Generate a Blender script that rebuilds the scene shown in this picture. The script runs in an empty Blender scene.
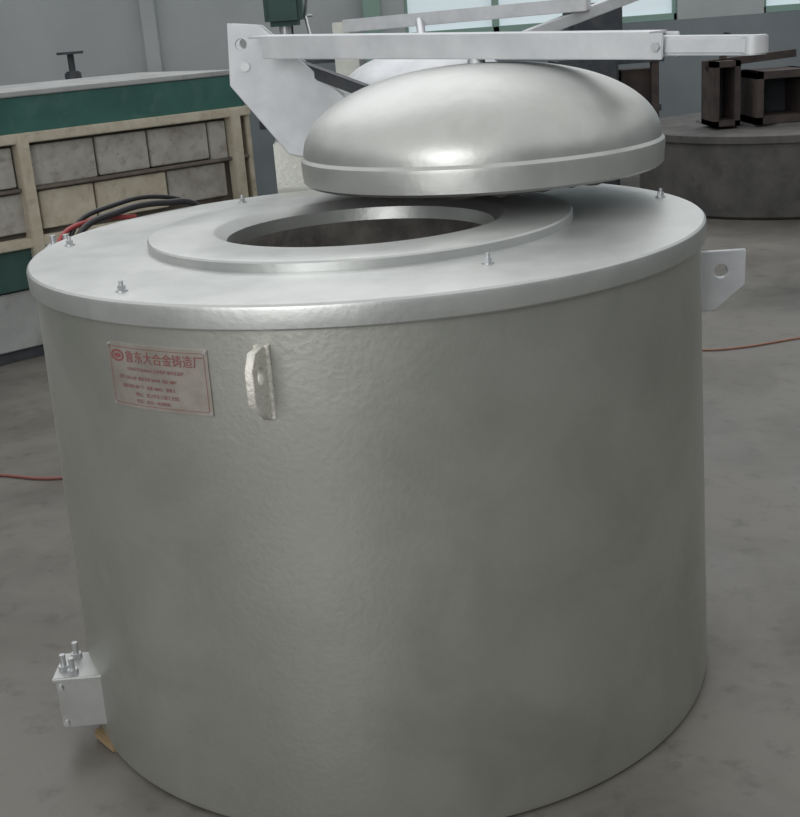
import bpy, bmesh, math, random
from mathutils import Vector, Matrix
random.seed(3)
scene=bpy.context.scene
try:
    scene.view_settings.view_transform='Standard'
    scene.view_settings.look='None'
except Exception: pass

def lin(c): 
    c=c/255.0
    return c/12.92 if c<=0.04045 else ((c+0.055)/1.055)**2.4
def rgb(c): return (lin(c[0]),lin(c[1]),lin(c[2]),1)

def mat(name,c1,c2=None,rough=.6,metal=0.0,scale=6.0,bump=0.0,bscale=60.0,detail=6.0,rvar=0.0,lo=.35,hi=.65,stretch=None,c3=None,s3=2.0,lo3=.5,hi3=.75,a3=.6,speck=0):
    m=bpy.data.materials.new(name);m.use_nodes=True
    nt=m.node_tree;b=nt.nodes['Principled BSDF']
    b.inputs['Roughness'].default_value=rough;b.inputs['Metallic'].default_value=metal
    b.inputs['Base Color'].default_value=rgb(c1)
    tc=nt.nodes.new('ShaderNodeTexCoord')
    mp=nt.nodes.new('ShaderNodeMapping')
    if stretch: mp.inputs['Scale'].default_value=stretch
    nt.links.new(tc.outputs['Object'],mp.inputs['Vector'])
    if c2:
        n=nt.nodes.new('ShaderNodeTexNoise');n.inputs['Scale'].default_value=scale;n.inputs['Detail'].default_value=detail
        n.inputs['Roughness'].default_value=.6
        nt.links.new(mp.outputs[0],n.inputs['Vector'])
        r=nt.nodes.new('ShaderNodeValToRGB')
        r.color_ramp.elements[0].position=lo;r.color_ramp.elements[1].position=hi
        r.color_ramp.elements[0].color=rgb(c1);r.color_ramp.elements[1].color=rgb(c2)
        nt.links.new(n.outputs['Fac'],r.inputs['Fac']);col=r.outputs['Color']
        def over(col,c,s,lo_,hi_,a,det=8,dist=.6):
            n3=nt.nodes.new('ShaderNodeTexNoise');n3.inputs['Scale'].default_value=s;n3.inputs['Detail'].default_value=det;n3.inputs['Distortion'].default_value=dist
            n3.inputs['Roughness'].default_value=.65
            nt.links.new(mp.outputs[0],n3.inputs['Vector'])
            k=nt.nodes.new('ShaderNodeMapRange');k.inputs['From Min'].default_value=lo_;k.inputs['From Max'].default_value=hi_
            k.inputs['To Max'].default_value=a
            nt.links.new(n3.outputs['Fac'],k.inputs['Value'])
            mx=nt.nodes.new('ShaderNodeMix');mx.data_type='RGBA'
            nt.links.new(k.outputs[0],mx.inputs[0]);nt.links.new(col,mx.inputs[6]);mx.inputs[7].default_value=rgb(c)
            return mx.outputs[2]
        if c3:
            col=over(col,c3,s3,lo3,hi3,a3)
            if speck: col=over(col,tuple(max(0,x-10) for x in c3),s3*speck,.55,.75,.55,5,.2)
        nt.links.new(col,b.inputs['Base Color'])
        if rvar:
            mr=nt.nodes.new('ShaderNodeMapRange')
            mr.inputs['From Min'].default_value=.3;mr.inputs['From Max'].default_value=.7
            mr.inputs['To Min'].default_value=rough-rvar;mr.inputs['To Max'].default_value=rough+rvar
            nt.links.new(n.outputs['Fac'],mr.inputs['Value']);nt.links.new(mr.outputs[0],b.inputs['Roughness'])
    if bump:
        n2=nt.nodes.new('ShaderNodeTexNoise');n2.inputs['Scale'].default_value=bscale;n2.inputs['Detail'].default_value=5
        nt.links.new(mp.outputs[0],n2.inputs['Vector'])
        bp=nt.nodes.new('ShaderNodeBump');bp.inputs['Strength'].default_value=bump;bp.inputs['Distance'].default_value=.01
        nt.links.new(n2.outputs['Fac'],bp.inputs['Height']);nt.links.new(bp.outputs[0],b.inputs['Normal'])
    return m
def emis(name,c,s):
    m=bpy.data.materials.new(name);m.use_nodes=True
    b=m.node_tree.nodes['Principled BSDF']
    b.inputs['Base Color'].default_value=rgb(c)
    b.inputs['Emission Color'].default_value=rgb(c);b.inputs['Emission Strength'].default_value=s
    return m

def empty(name,loc=(0,0,0),rot=(0,0,0)):
    e=bpy.data.objects.new(name,None);e.location=loc;e.rotation_euler=rot;e.empty_display_size=.1
    scene.collection.objects.link(e);return e
def fin(bm,name,m,parent=None,smooth=True,ang=35):
    bmesh.ops.recalc_face_normals(bm,faces=bm.faces)
    if smooth:
        for f in bm.faces: f.smooth=True
        for e in bm.edges:
            if len(e.link_faces)==2 and e.calc_face_angle(0)>math.radians(ang): e.smooth=False
    me=bpy.data.meshes.new(name);bm.to_mesh(me);bm.free()
    o=bpy.data.objects.new(name,me);scene.collection.objects.link(o)
    me.materials.append(m)
    if parent: o.parent=parent
    return o
def lathe(name,prof,m,parent=None,c=(0,0,0),seg=160,close=False,ang=35,jit=0):
    bm=bmesh.new();rings=[]
    for r,z in prof:
        if r<1e-6: rings.append([bm.verts.new((c[0],c[1],c[2]+z))])
        else: rings.append([bm.verts.new((c[0]+r*math.cos(2*math.pi*i/seg),c[1]+r*math.sin(2*math.pi*i/seg),c[2]+z+(random.uniform(-jit,jit) if jit else 0))) for i in range(seg)])
    if close: rings.append(rings[0])
    for a,b in zip(rings,rings[1:]):
        for i in range(seg):
            j=(i+1)%seg
            if len(a)==1: bm.faces.new((a[0],b[j],b[i]))
            elif len(b)==1: bm.faces.new((a[i],a[j],b[0]))
            else: bm.faces.new((a[i],a[j],b[j],b[i]))
    return fin(bm,name,m,parent,ang=ang)
def box(name,lo,hi,m,parent=None,bev=0.004,rotz=0):
    bm=bmesh.new()
    ctr=[(a+b)/2 for a,b in zip(lo,hi)];sz=[abs(b-a) for a,b in zip(lo,hi)]
    bmesh.ops.create_cube(bm,size=1)
    bmesh.ops.scale(bm,vec=sz,verts=bm.verts)
    if bev:bmesh.ops.bevel(bm,geom=list(bm.edges),offset=min(bev,min(sz)*.4),segments=2,affect='EDGES')
    if rotz:bmesh.ops.rotate(bm,matrix=Matrix.Rotation(rotz,3,'Z'),verts=bm.verts)
    bmesh.ops.translate(bm,vec=ctr,verts=bm.verts)
    return fin(bm,name,m,parent,ang=50)
def cyl(name,p0,p1,r,m,parent=None,seg=24,r2=None,bev=0):
    p0=Vector(p0);p1=Vector(p1);v=p1-p0
    bm=bmesh.new()
    bmesh.ops.create_cone(bm,cap_ends=True,segments=seg,radius1=r,radius2=r if r2 is None else r2,depth=v.length)
    if bev:
        es=[e for e in bm.edges if abs(e.verts[0].co.z-e.verts[1].co.z)<1e-6]
        bmesh.ops.bevel(bm,geom=es,offset=bev,segments=2,affect='EDGES')
    q=Vector((0,0,1)).rotation_difference(v.normalized())
    bmesh.ops.transform(bm,matrix=Matrix.Translation((p0+p1)/2)@q.to_matrix().to_4x4(),verts=bm.verts)
    return fin(bm,name,m,parent)
def beam(name,p0,p1,w,h,m,parent=None,bev=.003):
    p0=Vector(p0);p1=Vector(p1);v=p1-p0;L=v.length;x=v.normalized()
    up=Vector((0,0,1)) if abs(x.z)<.95 else Vector((0,1,0))
    y=up.cross(x).normalized();z=x.cross(y)
    bm=bmesh.new();bmesh.ops.create_cube(bm,size=1);bmesh.ops.scale(bm,vec=(L,w,h),verts=bm.verts)
    if bev:bmesh.ops.bevel(bm,geom=list(bm.edges),offset=min(bev,w*.4,h*.4),segments=2,affect='EDGES')
    M=Matrix((x,y,z)).transposed().to_4x4();M.translation=(p0+p1)/2
    bmesh.ops.transform(bm,matrix=M,verts=bm.verts)
    return fin(bm,name,m,parent,ang=50)
def plate(name,pts,thick,m,parent=None,hole=None,frame=None,bev=.002):
    O,U,V=[Vector(a) for a in frame];W=U.cross(V).normalized()
    cu=bpy.data.curves.new(name+'_c','CURVE');cu.dimensions='2D';cu.fill_mode='BOTH'
    cu.extrude=thick/2-bev;cu.bevel_depth=bev;cu.bevel_resolution=1;cu.offset=-bev
    sp=cu.splines.new('POLY');sp.points.add(len(pts)-1)
    for i,p in enumerate(pts): sp.points[i].co=(p[0],p[1],0,1)
    sp.use_cyclic_u=True
    for hh in ([hole] if hole and not isinstance(hole,list) else (hole or [])):
        sp=cu.splines.new('POLY');n=24;sp.points.add(n-1)
        for i in range(n): sp.points[i].co=(hh[0]+hh[2]*math.cos(-2*math.pi*i/n),hh[1]+hh[2]*math.sin(-2*math.pi*i/n),0,1)
        sp.use_cyclic_u=True
    ob=bpy.data.objects.new(name+'_t',cu);scene.collection.objects.link(ob)
    bpy.context.view_layer.update()
    dg=bpy.context.evaluated_depsgraph_get()
    me=bpy.data.meshes.new_from_object(ob.evaluated_get(dg))
    bpy.data.objects.remove(ob)
    M=Matrix((U,V,W)).transposed().to_4x4();M.translation=O
    me.transform(M);me.materials.clear();me.materials.append(m)
    o=bpy.data.objects.new(name,me);scene.collection.objects.link(o)
    if parent:o.parent=parent
    return o
def tube(name,pts,r,m,parent=None):
    cu=bpy.data.curves.new(name,'CURVE');cu.dimensions='3D';cu.bevel_depth=r;cu.bevel_resolution=4;cu.resolution_u=8
    sp=cu.splines.new('BEZIER');sp.bezier_points.add(len(pts)-1)
    for i,p in enumerate(pts):
        b=sp.bezier_points[i];b.co=p;b.handle_left_type='AUTO';b.handle_right_type='AUTO'
    cu.use_fill_caps=True
    ob=bpy.data.objects.new(name+'_t',cu);scene.collection.objects.link(ob)
    bpy.context.view_layer.update()
    dg=bpy.context.evaluated_depsgraph_get()
    me=bpy.data.meshes.new_from_object(ob.evaluated_get(dg));bpy.data.objects.remove(ob)
    me.materials.clear();me.materials.append(m)
    for p in me.polygons:p.use_smooth=True
    o=bpy.data.objects.new(name,me);scene.collection.objects.link(o)
    if parent:o.parent=parent
    return o

# ---------- materials
silver=mat('silver_paint',(178,180,174),(194,195,190),rough=.42,metal=.80,scale=1.6,bump=.07,bscale=90,rvar=.04,c3=(162,165,157),s3=4,lo3=.45,hi3=.7,a3=.5)
silver_top=mat('silver_paint_top',(184,187,186),(198,200,199),rough=.40,metal=.75,scale=4,bump=.06,bscale=70,rvar=.05,c3=(170,173,171),s3=7,lo3=.47,hi3=.72,a3=.45)
silver_lid=mat('silver_paint_lid',(180,182,180),(197,198,196),rough=.43,metal=.78,scale=4,bump=.12,bscale=22,rvar=.05,c3=(166,168,164),s3=8,a3=.45)
white_paint=mat('white_silver_paint',(192,195,199),(210,212,216),rough=.5,metal=.3,scale=8)
box_silver=mat('terminal_box_silver',(172,174,173),(188,190,189),rough=.42,metal=.75,scale=8)
lining=mat('refractory_lining',(78,76,74),(110,107,103),rough=.9,scale=12,bump=.4,bscale=40)
crucible=mat('graphite',(54,53,52),(76,74,72),rough=.75,scale=8,bump=.2)
bolt_m=mat('zinc_bolt',(190,192,195),rough=.4,metal=.7)
weld=mat('weld_bead',(222,220,212),rough=.5,metal=.2,bump=.5,bscale=120)
dark_m=mat('dark_steel',(56,62,70),(76,78,82),rough=.6,metal=.2,scale=10)
rust=mat('rusty_steel',(58,52,52),(80,70,66),rough=.85,metal=.1,scale=9)
green=mat('green_paint',(42,84,78),(54,98,92),rough=.5,scale=4,c3=(80,110,104),s3=6)  # background colours are lightened to stand in for haze
dgreen=mat('dark_green_paint',(40,70,66),(52,80,76),rough=.6,scale=5)
cream=mat('cream_paint',(186,180,164),(168,160,142),rough=.7,scale=11,c3=(126,116,100),s3=14,lo3=.52)
panel=mat('dirty_panel',(166,164,158),(138,134,127),rough=.75,scale=5,lo=.4,hi=.7,c3=(104,94,84),s3=9,lo3=.5,speck=3)
lpanel=mat('pale_panel',(160,163,163),(142,144,144),rough=.7,scale=4,c3=(112,106,98),s3=8,lo3=.55)
gap_m=mat('dark_gap_board',(92,84,78),(112,104,96),rough=.8,scale=9)  # plain dark brown board colour behind and between the bench panels
wood=mat('pine_wood',(140,122,92),(118,98,70),rough=.8,scale=4,stretch=(1,1,12))
blackr=mat('black_rubber',(30,30,34),rough=.5)
redr=mat('red_rubber',(150,60,60),rough=.5)
redf=mat('faded_red_rubber',(125,75,70),rough=.6)
orange=mat('orange_cable',(160,112,92),rough=.6)
platem=mat('nameplate_metal',(178,172,165),(158,151,144),rough=.42,metal=.6,scale=20)
redink=mat('red_ink',(128,72,72),rough=.6)

# ---------- room
floor_m=mat('concrete_floor',(92,90,86),(118,115,109),rough=.48,scale=1.1,bump=.12,bscale=18,detail=10,rvar=.18,lo=.3,hi=.68,c3=(64,61,56),s3=1.5,lo3=.44,hi3=.70,a3=.7,speck=8)
wall_m=mat('wall_paint',(160,165,167),(171,176,178),rough=.85,scale=1.2)
wall_low=mat('wall_dado_paint',(112,121,126),(124,132,136),rough=.8,scale=1.5)
box('floor',(-8,-6,-.1),(9,9.2,0),floor_m,bev=0)
wb=empty('wall_back')
Y0,Y1=9.0,9.2
def wp(n,x0,x1,z0,z1,m=wall_m): box(n,(x0,Y0,z0),(x1,Y1,z1),m,wb,bev=0)
wp('left_part',-8,.5,1.0,4.2)
wp('dado_left',-8,.5,0,1.0,wall_low)
wp('under_window',.5,9,0,1.22,wall_low)
wp('pier',3.0,3.8,1.22,4.2)
wp('over_window_a',.5,3.0,3.4,4.2);wp('over_window_b',3.8,6.6,3.4,4.2);wp('end',6.6,9,1.22,4.2)
sash=mat('window_frame_paint',(130,158,148),rough=.6)
glass=emis('bright_window_glass',(196,208,214),.5)
def window(n,x0,x1,z0,z1,nb):
    e=empty(n)
    box('pane',(x0,9.1,z0),(x1,9.12,z1),glass,e,bev=0)
    for i in range(nb+1):
        x=x0+(x1-x0)*i/nb
        box('mullion_%d'%i,(max(x0,x-.03),9.03,z0),(min(x1,x+.03),9.1,z1),sash,e)
    for z in (z0,(z0+z1)/2,z1-.06): box('rail_%.1f'%z,(x0,9.03,z),(x1,9.1,z+.06),sash,e)
window('window_1',.5,3.0,1.22,3.4,3)
window('window_2',3.8,6.6,1.22,3.4,3)
tr=empty('trim_1')
for i,(x,w) in enumerate(((-1.80,.13),(-4.3,.13),(.2,.16))):
    box('pilaster_%d'%i,(x-w/2,8.9,0),(x+w/2,9.0,4.2),wall_m if i<2 else sash,tr)
box('wall_left',(-8.2,-6,0),(-8,9.2,4.2),wall_m,bev=0)
box('wall_right',(9,-6,0),(9.2,9.2,4.2),wall_m,bev=0)
box('wall_front',(-8,-6.2,0),(9,-6,4.2),wall_m,bev=0)

# ---------- furnace
T=1.003
fu=empty('crucible_furnace')
lathe('body',[(0,.004),(.698,.004),(.708,.008),(.711,.02),(.692,.95),(.692,.962),(0.692,.975)],silver,fu,seg=200)
lathe('rim_cover',[(.68,.964),(.700,.960),(.7025,.963),(.7035,.994),(.7020,.9995),(.698,T),(.66,T+.0005),(.46,T+.001),(.42,T+.001)],silver_top,fu,seg=200,ang=28)
CX=-.012
lathe('collar_ring',[(.448,T-.002),(.448,T+.016),(.445,T+.0195),(.44,T+.020),(.314,T+.020),(.306,T+.017),(.285,T+.000),(.281,T-.03)],silver_top,fu,c=(CX,0,0),seg=160,ang=28)
lathe('inner_lining',[(.281,T-.028),(.278,T-.04),(.276,T-.14),(.24,T-.15),(.235,T-.5),(0,T-.55)],lining,fu,c=(CX,0,0),seg=120,ang=60)
lathe('crucible',[(.232,T-.5),(.238,T-.14),(.235,T-.125),(.215,T-.125),(.21,T-.14),(.19,T-.48),(0,T-.5)],crucible,fu,c=(CX,0,0),seg=100)
for i,(a,rr) in enumerate(((-132.2,.648),(-67,.53),(174,.65),(9,.665),(60,.62),(120,.62))):
    x=rr*math.cos(math.radians(a));y=rr*math.sin(math.radians(a))
    cyl('bolt_washer_%d'%i,(x,y,T),(x,y,T+.003),.011,bolt_m,fu)
    cyl('bolt_head_%d'%i,(x,y,T+.003),(x,y,T+.011),.0075,bolt_m,fu,seg=6)
    cyl('bolt_stud_%d'%i,(x,y,T+.010),(x,y,T+.019),.004,bolt_m,fu,seg=12)
def lug(i,a,z0,z1,out=.108):
    a=math.radians(a);U=Vector((math.cos(a),math.sin(a),0));V=Vector((0,0,1))
    H=z1-z0
    pts=[(0,0),(.03,0),(out,H*.42),(out,H*.80),(out-.018,H),(0,H)]
    if i==0: pts=[(0,.0),(.02,0),(out,H*.35),(out,H*.8),(out-.02,H),(0,H)]
    if i==1: pts=[(0,.0),(.05,0),(out,H*.42),(out,H),(0,H)]
    plate('lifting_lug_%d'%i,pts,.014,weld if i==0 else white_paint,fu,hole=(out*.55,H*.66,.014),frame=(U*.685+V*z0,U,V))
    for s in (-1,1):
        tube('lug_weld_%d_%d'%(i,s),[tuple(U*.695+V*(z0+t*H)+Vector((-U.y,U.x,0))*.009*s) for t in (0,.25,.5,.75,1)],.005,weld,fu)
lug(0,-105.5,.81,.935,.078);lug(1,-4,.775,.905,.115);lug(2,132,.81,.935)
def bendobj(me,a0,zc,r):
    for v in me.vertices:
        z=zc+v.co.y
        a=a0+v.co.x/r;rr=.692+.019*(.95-z)/.93+.0006+v.co.z
        v.co=(rr*math.cos(a),rr*math.sin(a),z)
a0=math.radians(-122.9);ZC=.868;W=.222;Hh=.114
bm=bmesh.new()
n=24;f=[];b=[]
for i in range(n+1):
    x=-W/2+W*i/n
    f.append([bm.verts.new((x,-Hh/2,.0025)),bm.verts.new((x,Hh/2,.0025))])
    b.append([bm.verts.new((x,-Hh/2,-.001)),bm.verts.new((x,Hh/2,-.001))])
for i in range(n):
    bm.faces.new((f[i][0],f[i+1][0],f[i+1][1],f[i][1]))
    bm.faces.new((f[i][1],f[i+1][1],b[i+1][1],b[i][1]));bm.faces.new((f[i][0],b[i][0],b[i+1][0],f[i+1][0]))
bm.faces.new((f[0][0],f[0][1],b[0][1],b[0][0]));bm.faces.new((f[n][0],b[n][0],b[n][1],f[n][1]))
o=fin(bm,'nameplate',platem,fu);bendobj(o.data,a0,ZC,.69)
def strip(nm,x0,x1,y0,y1,m,d=.0032):
    bm=bmesh.new();k=12;r=[]
    for i in range(k+1):
        x=x0+(x1-x0)*i/k;r.append((bm.verts.new((x,y0,d)),bm.verts.new((x,y1,d))))
    for i in range(k): bm.faces.new((r[i][0],r[i+1][0],r[i+1][1],r[i][1]))
    o=fin(bm,nm,m,fu);bendobj(o.data,a0,ZC,.69)
e=.006
strip('plate_border_t',-W/2+e,W/2-e,Hh/2-e-.0008,Hh/2-e,redink);strip('plate_border_b',-W/2+e,W/2-e,-Hh/2+e,-Hh/2+e+.0008,redink)
strip('plate_border_l',-W/2+e,-W/2+e+.0008,-Hh/2+e,Hh/2-e,redink);strip('plate_border_r',W/2-e-.0008,W/2-e,-Hh/2+e,Hh/2-e,redink)
def text(nm,s,x,y,size,m,sx=1):
    cu=bpy.data.curves.new(nm,'FONT');cu.body=s;cu.size=size;cu.align_x='LEFT'
    ob=bpy.data.objects.new(nm+'_t',cu);scene.collection.objects.link(ob);bpy.context.view_layer.update()
    me=bpy.data.meshes.new_from_object(ob.evaluated_get(bpy.context.evaluated_depsgraph_get()));bpy.data.objects.remove(ob)
    for v in me.vertices: v.co=(x+v.co.x*sx,y+v.co.y,.0034)
    bendobj(me,a0,ZC,.69);me.materials.clear();me.materials.append(m)
    o=bpy.data.objects.new(nm,me);scene.collection.objects.link(o);o.parent=fu
text('plate_title','鲁东大合金铸造厂',-.066,.027,.0225,redink,.94)
text('plate_line_1','GONGYE DIANLU 工业电炉 熔化保温炉',-.064,.011,.0075,redink,.95)
text('plate_line_2','型号 GR3-500  额定功率 60KW  电压 380V',-.086,-.005,.0075,redink,.95)
text('plate_line_3','最高温度 850 ℃   容量 500KG   相数 3',-.080,-.020,.0075,redink,.95)
text('plate_line_4','地址：龙口市东江镇工业园',-.05,-.034,.0080,redink)
text('plate_line_5','电话：0535－8520000',-.05,-.046,.0080,redink)
bm=bmesh.new();k=28
def ell(rx,ry,cx,cy,d): return [bm.verts.new((cx+rx*math.cos(2*math.pi*i/k),cy+ry*math.sin(2*math.pi*i/k),d)) for i in range(k)]
A=ell(.016,.0105,-.086,.035,.0032);B=ell(.0125,.0075,-.086,.035,.0032)
for i in range(k): bm.faces.new((A[i],A[(i+1)%k],B[(i+1)%k],B[i]))
bm.faces.new(ell(.009,.004,-.086,.035,.0032))
o=fin(bm,'plate_logo',redink,fu);bendobj(o.data,a0,ZC,.69)
for i,(x,y) in enumerate(((-1,-1),(1,-1),(-1,1),(1,1))):
    aa=a0+x*(W/2-.004)/.69;z=ZC+y*(Hh/2-.004)
    cyl('rivet_%d'%i,(.692*math.cos(aa),.692*math.sin(aa),z),(.6985*math.cos(aa),.6985*math.sin(aa),z),.003,bolt_m,fu,seg=12)
# terminal box low left
box('terminal_box',(-.718,-.335,.056),(-.60,-.235,.172),box_silver,fu,bev=.004)
box('terminal_box_lid',(-.723,-.34,.166),(-.60,-.23,.176),box_silver,fu,bev=.003)
for i,(x,y) in enumerate(((-.705,-.30),(-.683,-.318),(-.69,-.25))):
    cyl('stud_base_%d'%i,(x,y,.176),(x,y,.185),.012,bolt_m,fu,seg=6)
    cyl('stud_%d'%i,(x,y,.185),(x,y,.210),.006,bolt_m,fu,seg=16)
cyl('box_screw_a',(-.708,-.334,.070),(-.708,-.34,.070),.005,bolt_m,fu);cyl('box_screw_b',(-.708,-.334,.154),(-.708,-.342,.154),.005,bolt_m,fu)
box('wood_block',(-.67,-.335,0),(-.58,-.295,.022),wood,fu,rotz=-.9)

# ---------- hinge + arm + lid (parts of the furnace)
hg=fu
gp=[(-.315,1.44),(-.235,1.43),(-.03,1.235),(-.035,1.20),(-.155,1.09),(-.19,1.10),(-.325,1.285)]
for i,y in enumerate((.70,.84)):
    plate('hinge_gusset_%d'%i,gp,.012,white_paint,hg,hole=(-.285,1.385,.014),frame=((0,y,0),(1,0,0),(0,0,1)))
cyl('hinge_pin',(-.28,.69,1.33),(-.28,.86,1.33),.012,bolt_m,hg)
box('hinge_post',(-.23,.71,.55),(-.10,.83,1.13),silver,hg)
box('hinge_bracket',(-.20,.62,.60),(-.14,.74,.90),silver,hg)
beam('damper_rod',(-.17,.77,1.33),(.03,.60,1.25),.03,.03,dark_m,hg)
A=Vector((-.30,.72,1.379));B=Vector((.82,-.08,1.320))
dx=(B-A).normalized();sd=Vector((0,0,1)).cross(dx).normalized()
P=lambda t,s=0,z=0: A+(B-A)*t+sd*s+Vector((0,0,z))
beam('arm_side_front',P(.09,-.045),P(.86,-.045),.008,.052,white_paint,hg,bev=.002)
beam('arm_side_back',P(.02,.045),P(.86,.045),.008,.052,white_paint,hg,bev=.002)
beam('arm_top_web',P(.06,0,.026),P(.84,0,.026),.098,.006,white_paint,hg,bev=.001)
beam('arm_tip',P(.82,0),P(.985,0),.06,.038,white_paint,hg,bev=.006)
cyl('arm_tip_round',P(.985,0,-.019),P(.985,0,.019),.030,white_paint,hg,bev=.003)
cyl('arm_tip_bolt',P(.85,-.058),P(.85,.058),.010,bolt_m,hg,seg=6)
LC=(.277,.25,1.076)
prof=[(0,.012),(.385,.012),(.39,-.002),(.405,-.002),(.412,.004),(.415,.045),(.414,.053),(.408,.060)]
for i in range(1,29):
    t=math.pi/2*i/28
    prof.append((.408*math.cos(t)**.90 if i<28 else 0,.060+.177*math.sin(t)**1.0))
lathe('lid_dome',prof,silver_lid,hg,c=LC,seg=160,ang=24)
lathe('lid_insulation',[(0,-.012),(.36,-.012),(.375,0),(.38,.014)],lining,hg,c=LC,seg=100,jit=.004,ang=80)
cyl('lid_hanger',(.277,.26,1.29),(.28,.28,1.345),.02,bolt_m,hg)

hs=fu
tube('cable_black',[(-.66,.22,.90),(-.68,.30,.985),(-.60,.42,1.02),(-.50,.52,1.02),(-.43,.57,1.0),(-.40,.60,.90)],.008,blackr,hs)
tube('cable_black_b',[(-.66,.22,.86),(-.70,.32,.99),(-.61,.45,1.035),(-.50,.55,1.03),(-.42,.60,.99)],.006,blackr,hs)
tube('cable_red',[(-.70,.20,.90),(-.72,.27,.98),(-.66,.38,1.01),(-.57,.46,1.0)],.006,redr,hs)
box('cable_clamp',(-.735,.19,.95),(-.67,.25,.985),bolt_m,hs)
for k,x in enumerate((-.72,-.69)): cyl('clamp_screw_%d'%k,(x,.22,.98),(x,.22,1.005),.007,bolt_m,hs)

# ---------- workbench on the left
mc=empty('green_steel_workbench',(-1.742,2.932,0),(0,0,math.atan2(.934,1.138)))
box('top_cover',(-2.2,.0,1.04),(1.5,1.0,1.205),green,mc)
box('top_sheet',(-2.2,-.01,1.205),(1.5,1.0,1.228),lpanel,mc)
box('rail_top',(-2.2,-.03,1.0),(1.52,.02,1.045),cream,mc)
box('rail_bottom',(-2.2,-.03,.53),(1.52,.02,.575),cream,mc)
for i,x in enumerate((-1.3,.26,1.42)): box('post_%d'%i,(x-.03,-.035,0 if i!=1 else .3),(x+.03,.03,1.04),cream,mc)
box('back_panel',(-2.2,.05,.55),(1.5,.09,1.03),gap_m,mc)
for r,(z0,z1) in enumerate(((.80,.985),(.60,.775))):
    x=-2.1;k=0
    while x<1.3:
        w=random.uniform(.26,.4)
        box('panel_%d_%d'%(r,k),(x,.01,z0+random.uniform(-.01,.01)),(min(x+w,1.38),.05,z1),random.choice((panel,panel,lpanel,cream)),mc)
        x+=w+.012;k+=1
box('middle_rail',(-2.2,-.01,.783),(1.5,.02,.80),gap_m,mc)
box('lower_green',(-2.2,.0,.34),(1.5,.95,.53),dgreen,mc)
box('lower_panel',(-2.2,.02,.06),(.95,.9,.33),lpanel,mc)
box('plinth',(-2.2,.05,0),(1.5,.9,.06),dark_m,mc)
box('end_panel',(1.5,.0,.06),(1.53,.95,1.04),cream,mc)

dp=empty('drill_press',(-.38,5.0,0))
cyl('base',(0,0,0),(0,0,.05),.25,dgreen,dp);cyl('column',(0,0,.05),(0,0,1.7),.04,dark_m,dp)
box('table',(-.2,-.25,.85),(.2,.1,.9),dark_m,dp)
box('head',(-.11,-.25,1.42),(.11,.15,1.66),dgreen,dp,bev=.03);cyl('quill',(0,-.16,1.25),(0,-.16,1.42),.035,bolt_m,dp)
cyl('chuck',(0,-.16,1.17),(0,-.16,1.25),.03,dark_m,dp,r2=.035)
for k in range(3):
    a=k*2.1;cyl('feed_lever_%d'%k,(.12,-.1,1.47),(.15,-.1+.18*math.cos(a),1.47+.18*math.sin(a)),.009,bolt_m,dp)
hw=empty('valve_stand',(-1.72,5.2,0))
cyl('stem',(0,0,0),(0,0,1.35),.02,dark_m,hw);cyl('foot',(0,0,0),(0,0,.03),.12,dark_m,hw)
cyl('valve_body',(0,0,1.12),(0,0,1.25),.05,dark_m,hw,bev=.01);cyl('hand_wheel',(0,0,1.35),(0,0,1.365),.08,dark_m,hw)
cb=empty('steel_cabinet',(-.45,7.6,0))
box('carcass',(-.45,-.25,.05),(.45,.25,1.15),dark_m,cb,bev=.01)
for k in (-1,1): 
    box('door_%d'%k,(-.44 if k<0 else .01,-.27,.08),(-.01 if k<0 else .44,-.25,1.12),wall_low,cb)
    box('handle_%d'%k,(k*.04-.01,-.29,.6),(k*.04+.01,-.27,.72),bolt_m,cb)
box('plinth',(-.42,-.22,0),(.42,.22,.05),dark_m,cb)

# ---------- second furnace behind
f2=empty('crucible_furnace.001',(.33,3.25,0))
lathe('body',[(0,0),(.66,0),(.66,.86),(.68,.865),(.68,.90),(.66,.91),(.45,.91),(.45,.93),(.30,.93),(.29,.8),(0,.75)],silver,f2,seg=96)
pr=[(0,1.03),(.37,1.03),(.40,1.04),(.40,1.09)]+[(.39*math.cos(math.pi/2*i/12) if i<12 else 0,1.09+.17*math.sin(math.pi/2*i/12)) for i in range(1,13)]
lathe('lid_dome',pr,white_paint,f2,c=(0,0,.02),seg=80)
beam('arm',(-.35,.4,1.40),(.75,-.1,1.42),.09,.06,white_paint,f2)
beam('arm_brace',(.45,-.15,1.30),(1.2,.1,1.50),.06,.05,white_paint,f2)
box('hinge_post',(-.42,.45,0),(-.3,.62,1.42),silver,f2)
cyl('hanger',(0,0,1.25),(.0,.2,1.40),.02,bolt_m,f2)
for i,a in enumerate((200,-60)):
    a=math.radians(a);U=Vector((math.cos(a),math.sin(a),0))
    plate('lifting_lug_%d'%i,[(0,0),(.1,.04),(.1,.11),(0,.14)],.014,white_paint,f2,hole=(.06,.08,.016),frame=(U*.65+Vector((0,0,.72)),U,(0,0,1)))

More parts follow.
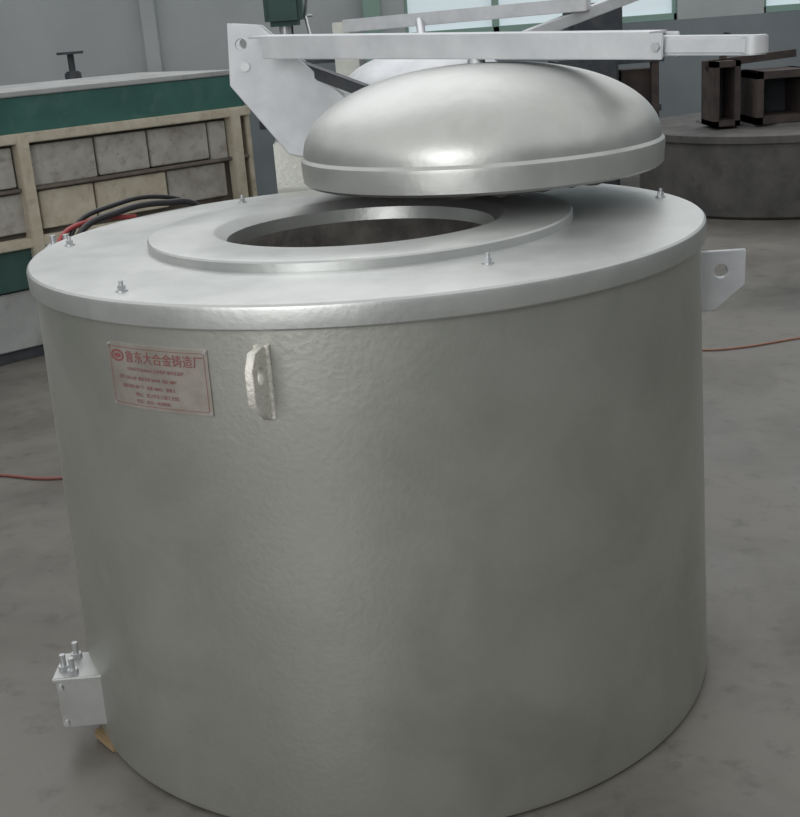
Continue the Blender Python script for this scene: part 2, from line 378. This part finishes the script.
# ---------- drum on right with rusty frames
dr=empty('low_steel_drum',(3.0,6.1,0))
drm=mat('dull_steel',(76,76,76),(96,94,92),rough=.75,metal=.15,scale=5,c3=(60,57,54),s3=3,speck=3)
lathe('shell',[(0,0),(.98,0),(1.0,.02),(1.0,.49),(1.02,.495),(1.02,.54),(1.0,.55),(.6,.56),(.59,.575),(.25,.575),(.24,.56),(0,.56)],drm,dr,seg=96)
fr=empty('rusty_channel_frame',(2.78,5.75,.575))
def chan(nm,x0,x1,z0,z1,d,t=.05):
    box(nm+'_l',(x0,-d,z0),(x0+t,d,z1),rust,fr);box(nm+'_r',(x1-t,-d,z0),(x1,d,z1),rust,fr)
    box(nm+'_t',(x0,-d,z1-t),(x1,d,z1),rust,fr);box(nm+'_b',(x0,-d,z0),(x1,d,z0+t),rust,fr)
    box(nm+'_back',(x0,d-.02,z0),(x1,d,z1),dark_m,fr)
chan('frame',-.15,.22,.0,.34,.2)
chan('frame_b',-.42,-.24,.0,.42,.15,.04)
beam('brace',(-.45,0,.40),(.2,.1,.43),.06,.05,rust,fr)
beam('brace_b',(-.35,-.1,.43),(-.32,-.1,.60),.04,.04,rust,fr)
rk=empty('dark_machine_rack',(1.9,7.4,0))
box('cabinet',(-.33,-.3,.0),(.15,.3,1.0),dark_m,rk,bev=.02)
box('upper_box',(-.20,-.15,1.05),(.22,.2,1.42),dark_m,rk,bev=.03);box('neck',(-.15,-.05,1.0),(-.02,.1,1.06),dark_m,rk)
beam('leg_a',(.45,-.2,0),(.45,-.2,.98),.06,.06,rust,rk);beam('top_rail',(-.3,-.2,.98),(.52,-.2,.98),.08,.06,dark_m,rk)
beam('rail_mid',(.1,-.2,.6),(.5,-.2,.6),.05,.05,dark_m,rk)
box('shelf_box',(.2,-.15,.63),(.46,.1,.9),rust,rk)
tube('red_floor_cable',[(-2.0,1.55,.006),(-1.6,1.50,.006),(-1.35,1.43,.006),(-1.12,1.35,.006),(-.9,1.42,.006),(-.5,1.3,.006)],.005,redf)
tube('orange_floor_cable',[(.9,2.1,.005),(1.2,2.32,.005),(1.45,2.28,.005),(1.8,2.36,.005),(2.4,2.5,.005)],.004,orange)

# ---------- light
w=bpy.data.worlds.new('World');scene.world=w;w.use_nodes=True
bg=w.node_tree.nodes['Background'];bg.inputs[0].default_value=(.95,.955,.94,1);bg.inputs[1].default_value=.86
def area(n,loc,tgt,size,e,col=(1,1,1),sy=None):
    l=bpy.data.lights.new(n,'AREA');l.energy=e;l.size=size;l.color=col
    if sy:l.shape='RECTANGLE';l.size_y=sy
    o=bpy.data.objects.new(n,l);o.location=loc
    o.rotation_euler=(Vector(tgt)-Vector(loc)).to_track_quat('-Z','Y').to_euler();scene.collection.objects.link(o)
area('lid_highlight_back',(-.8,4.0,4.8),(0,0,1),4,60,(.97,.98,1))  # added overhead area lamp that puts the highlight on the lid dome
area('fill_light_left',(-2.2,-4.6,2.5),(0,0,.7),2.6,125,(1,.99,.97))  # added soft fill from the front left, no window stands there
area('hall_light_far',(3,7,4),(2,6,0),3,35,(.97,.98,1))

# ---------- camera
S=.7;f,th,roll,d,h,yaw=1211.83,.3118,.0745,3.6854*S,.6014*S,.0165
Fv=Vector((math.sin(yaw)*math.cos(th),math.cos(yaw)*math.cos(th),-math.sin(th)))
Rv=Vector((math.cos(yaw),-math.sin(yaw),0));Uv=Rv.cross(Fv)
Xc=math.cos(roll)*Rv-math.sin(roll)*Uv;Yc=math.sin(roll)*Rv+math.cos(roll)*Uv
cd=bpy.data.cameras.new('camera');cd.sensor_fit='HORIZONTAL';cd.sensor_width=36;cd.lens=f*36/800
co=bpy.data.objects.new('camera',cd);scene.collection.objects.link(co)
M=Matrix((Xc,Yc,-Fv)).transposed().to_4x4();M.translation=(0,-d,h+1.4334*S);co.matrix_world=M
scene.camera=co
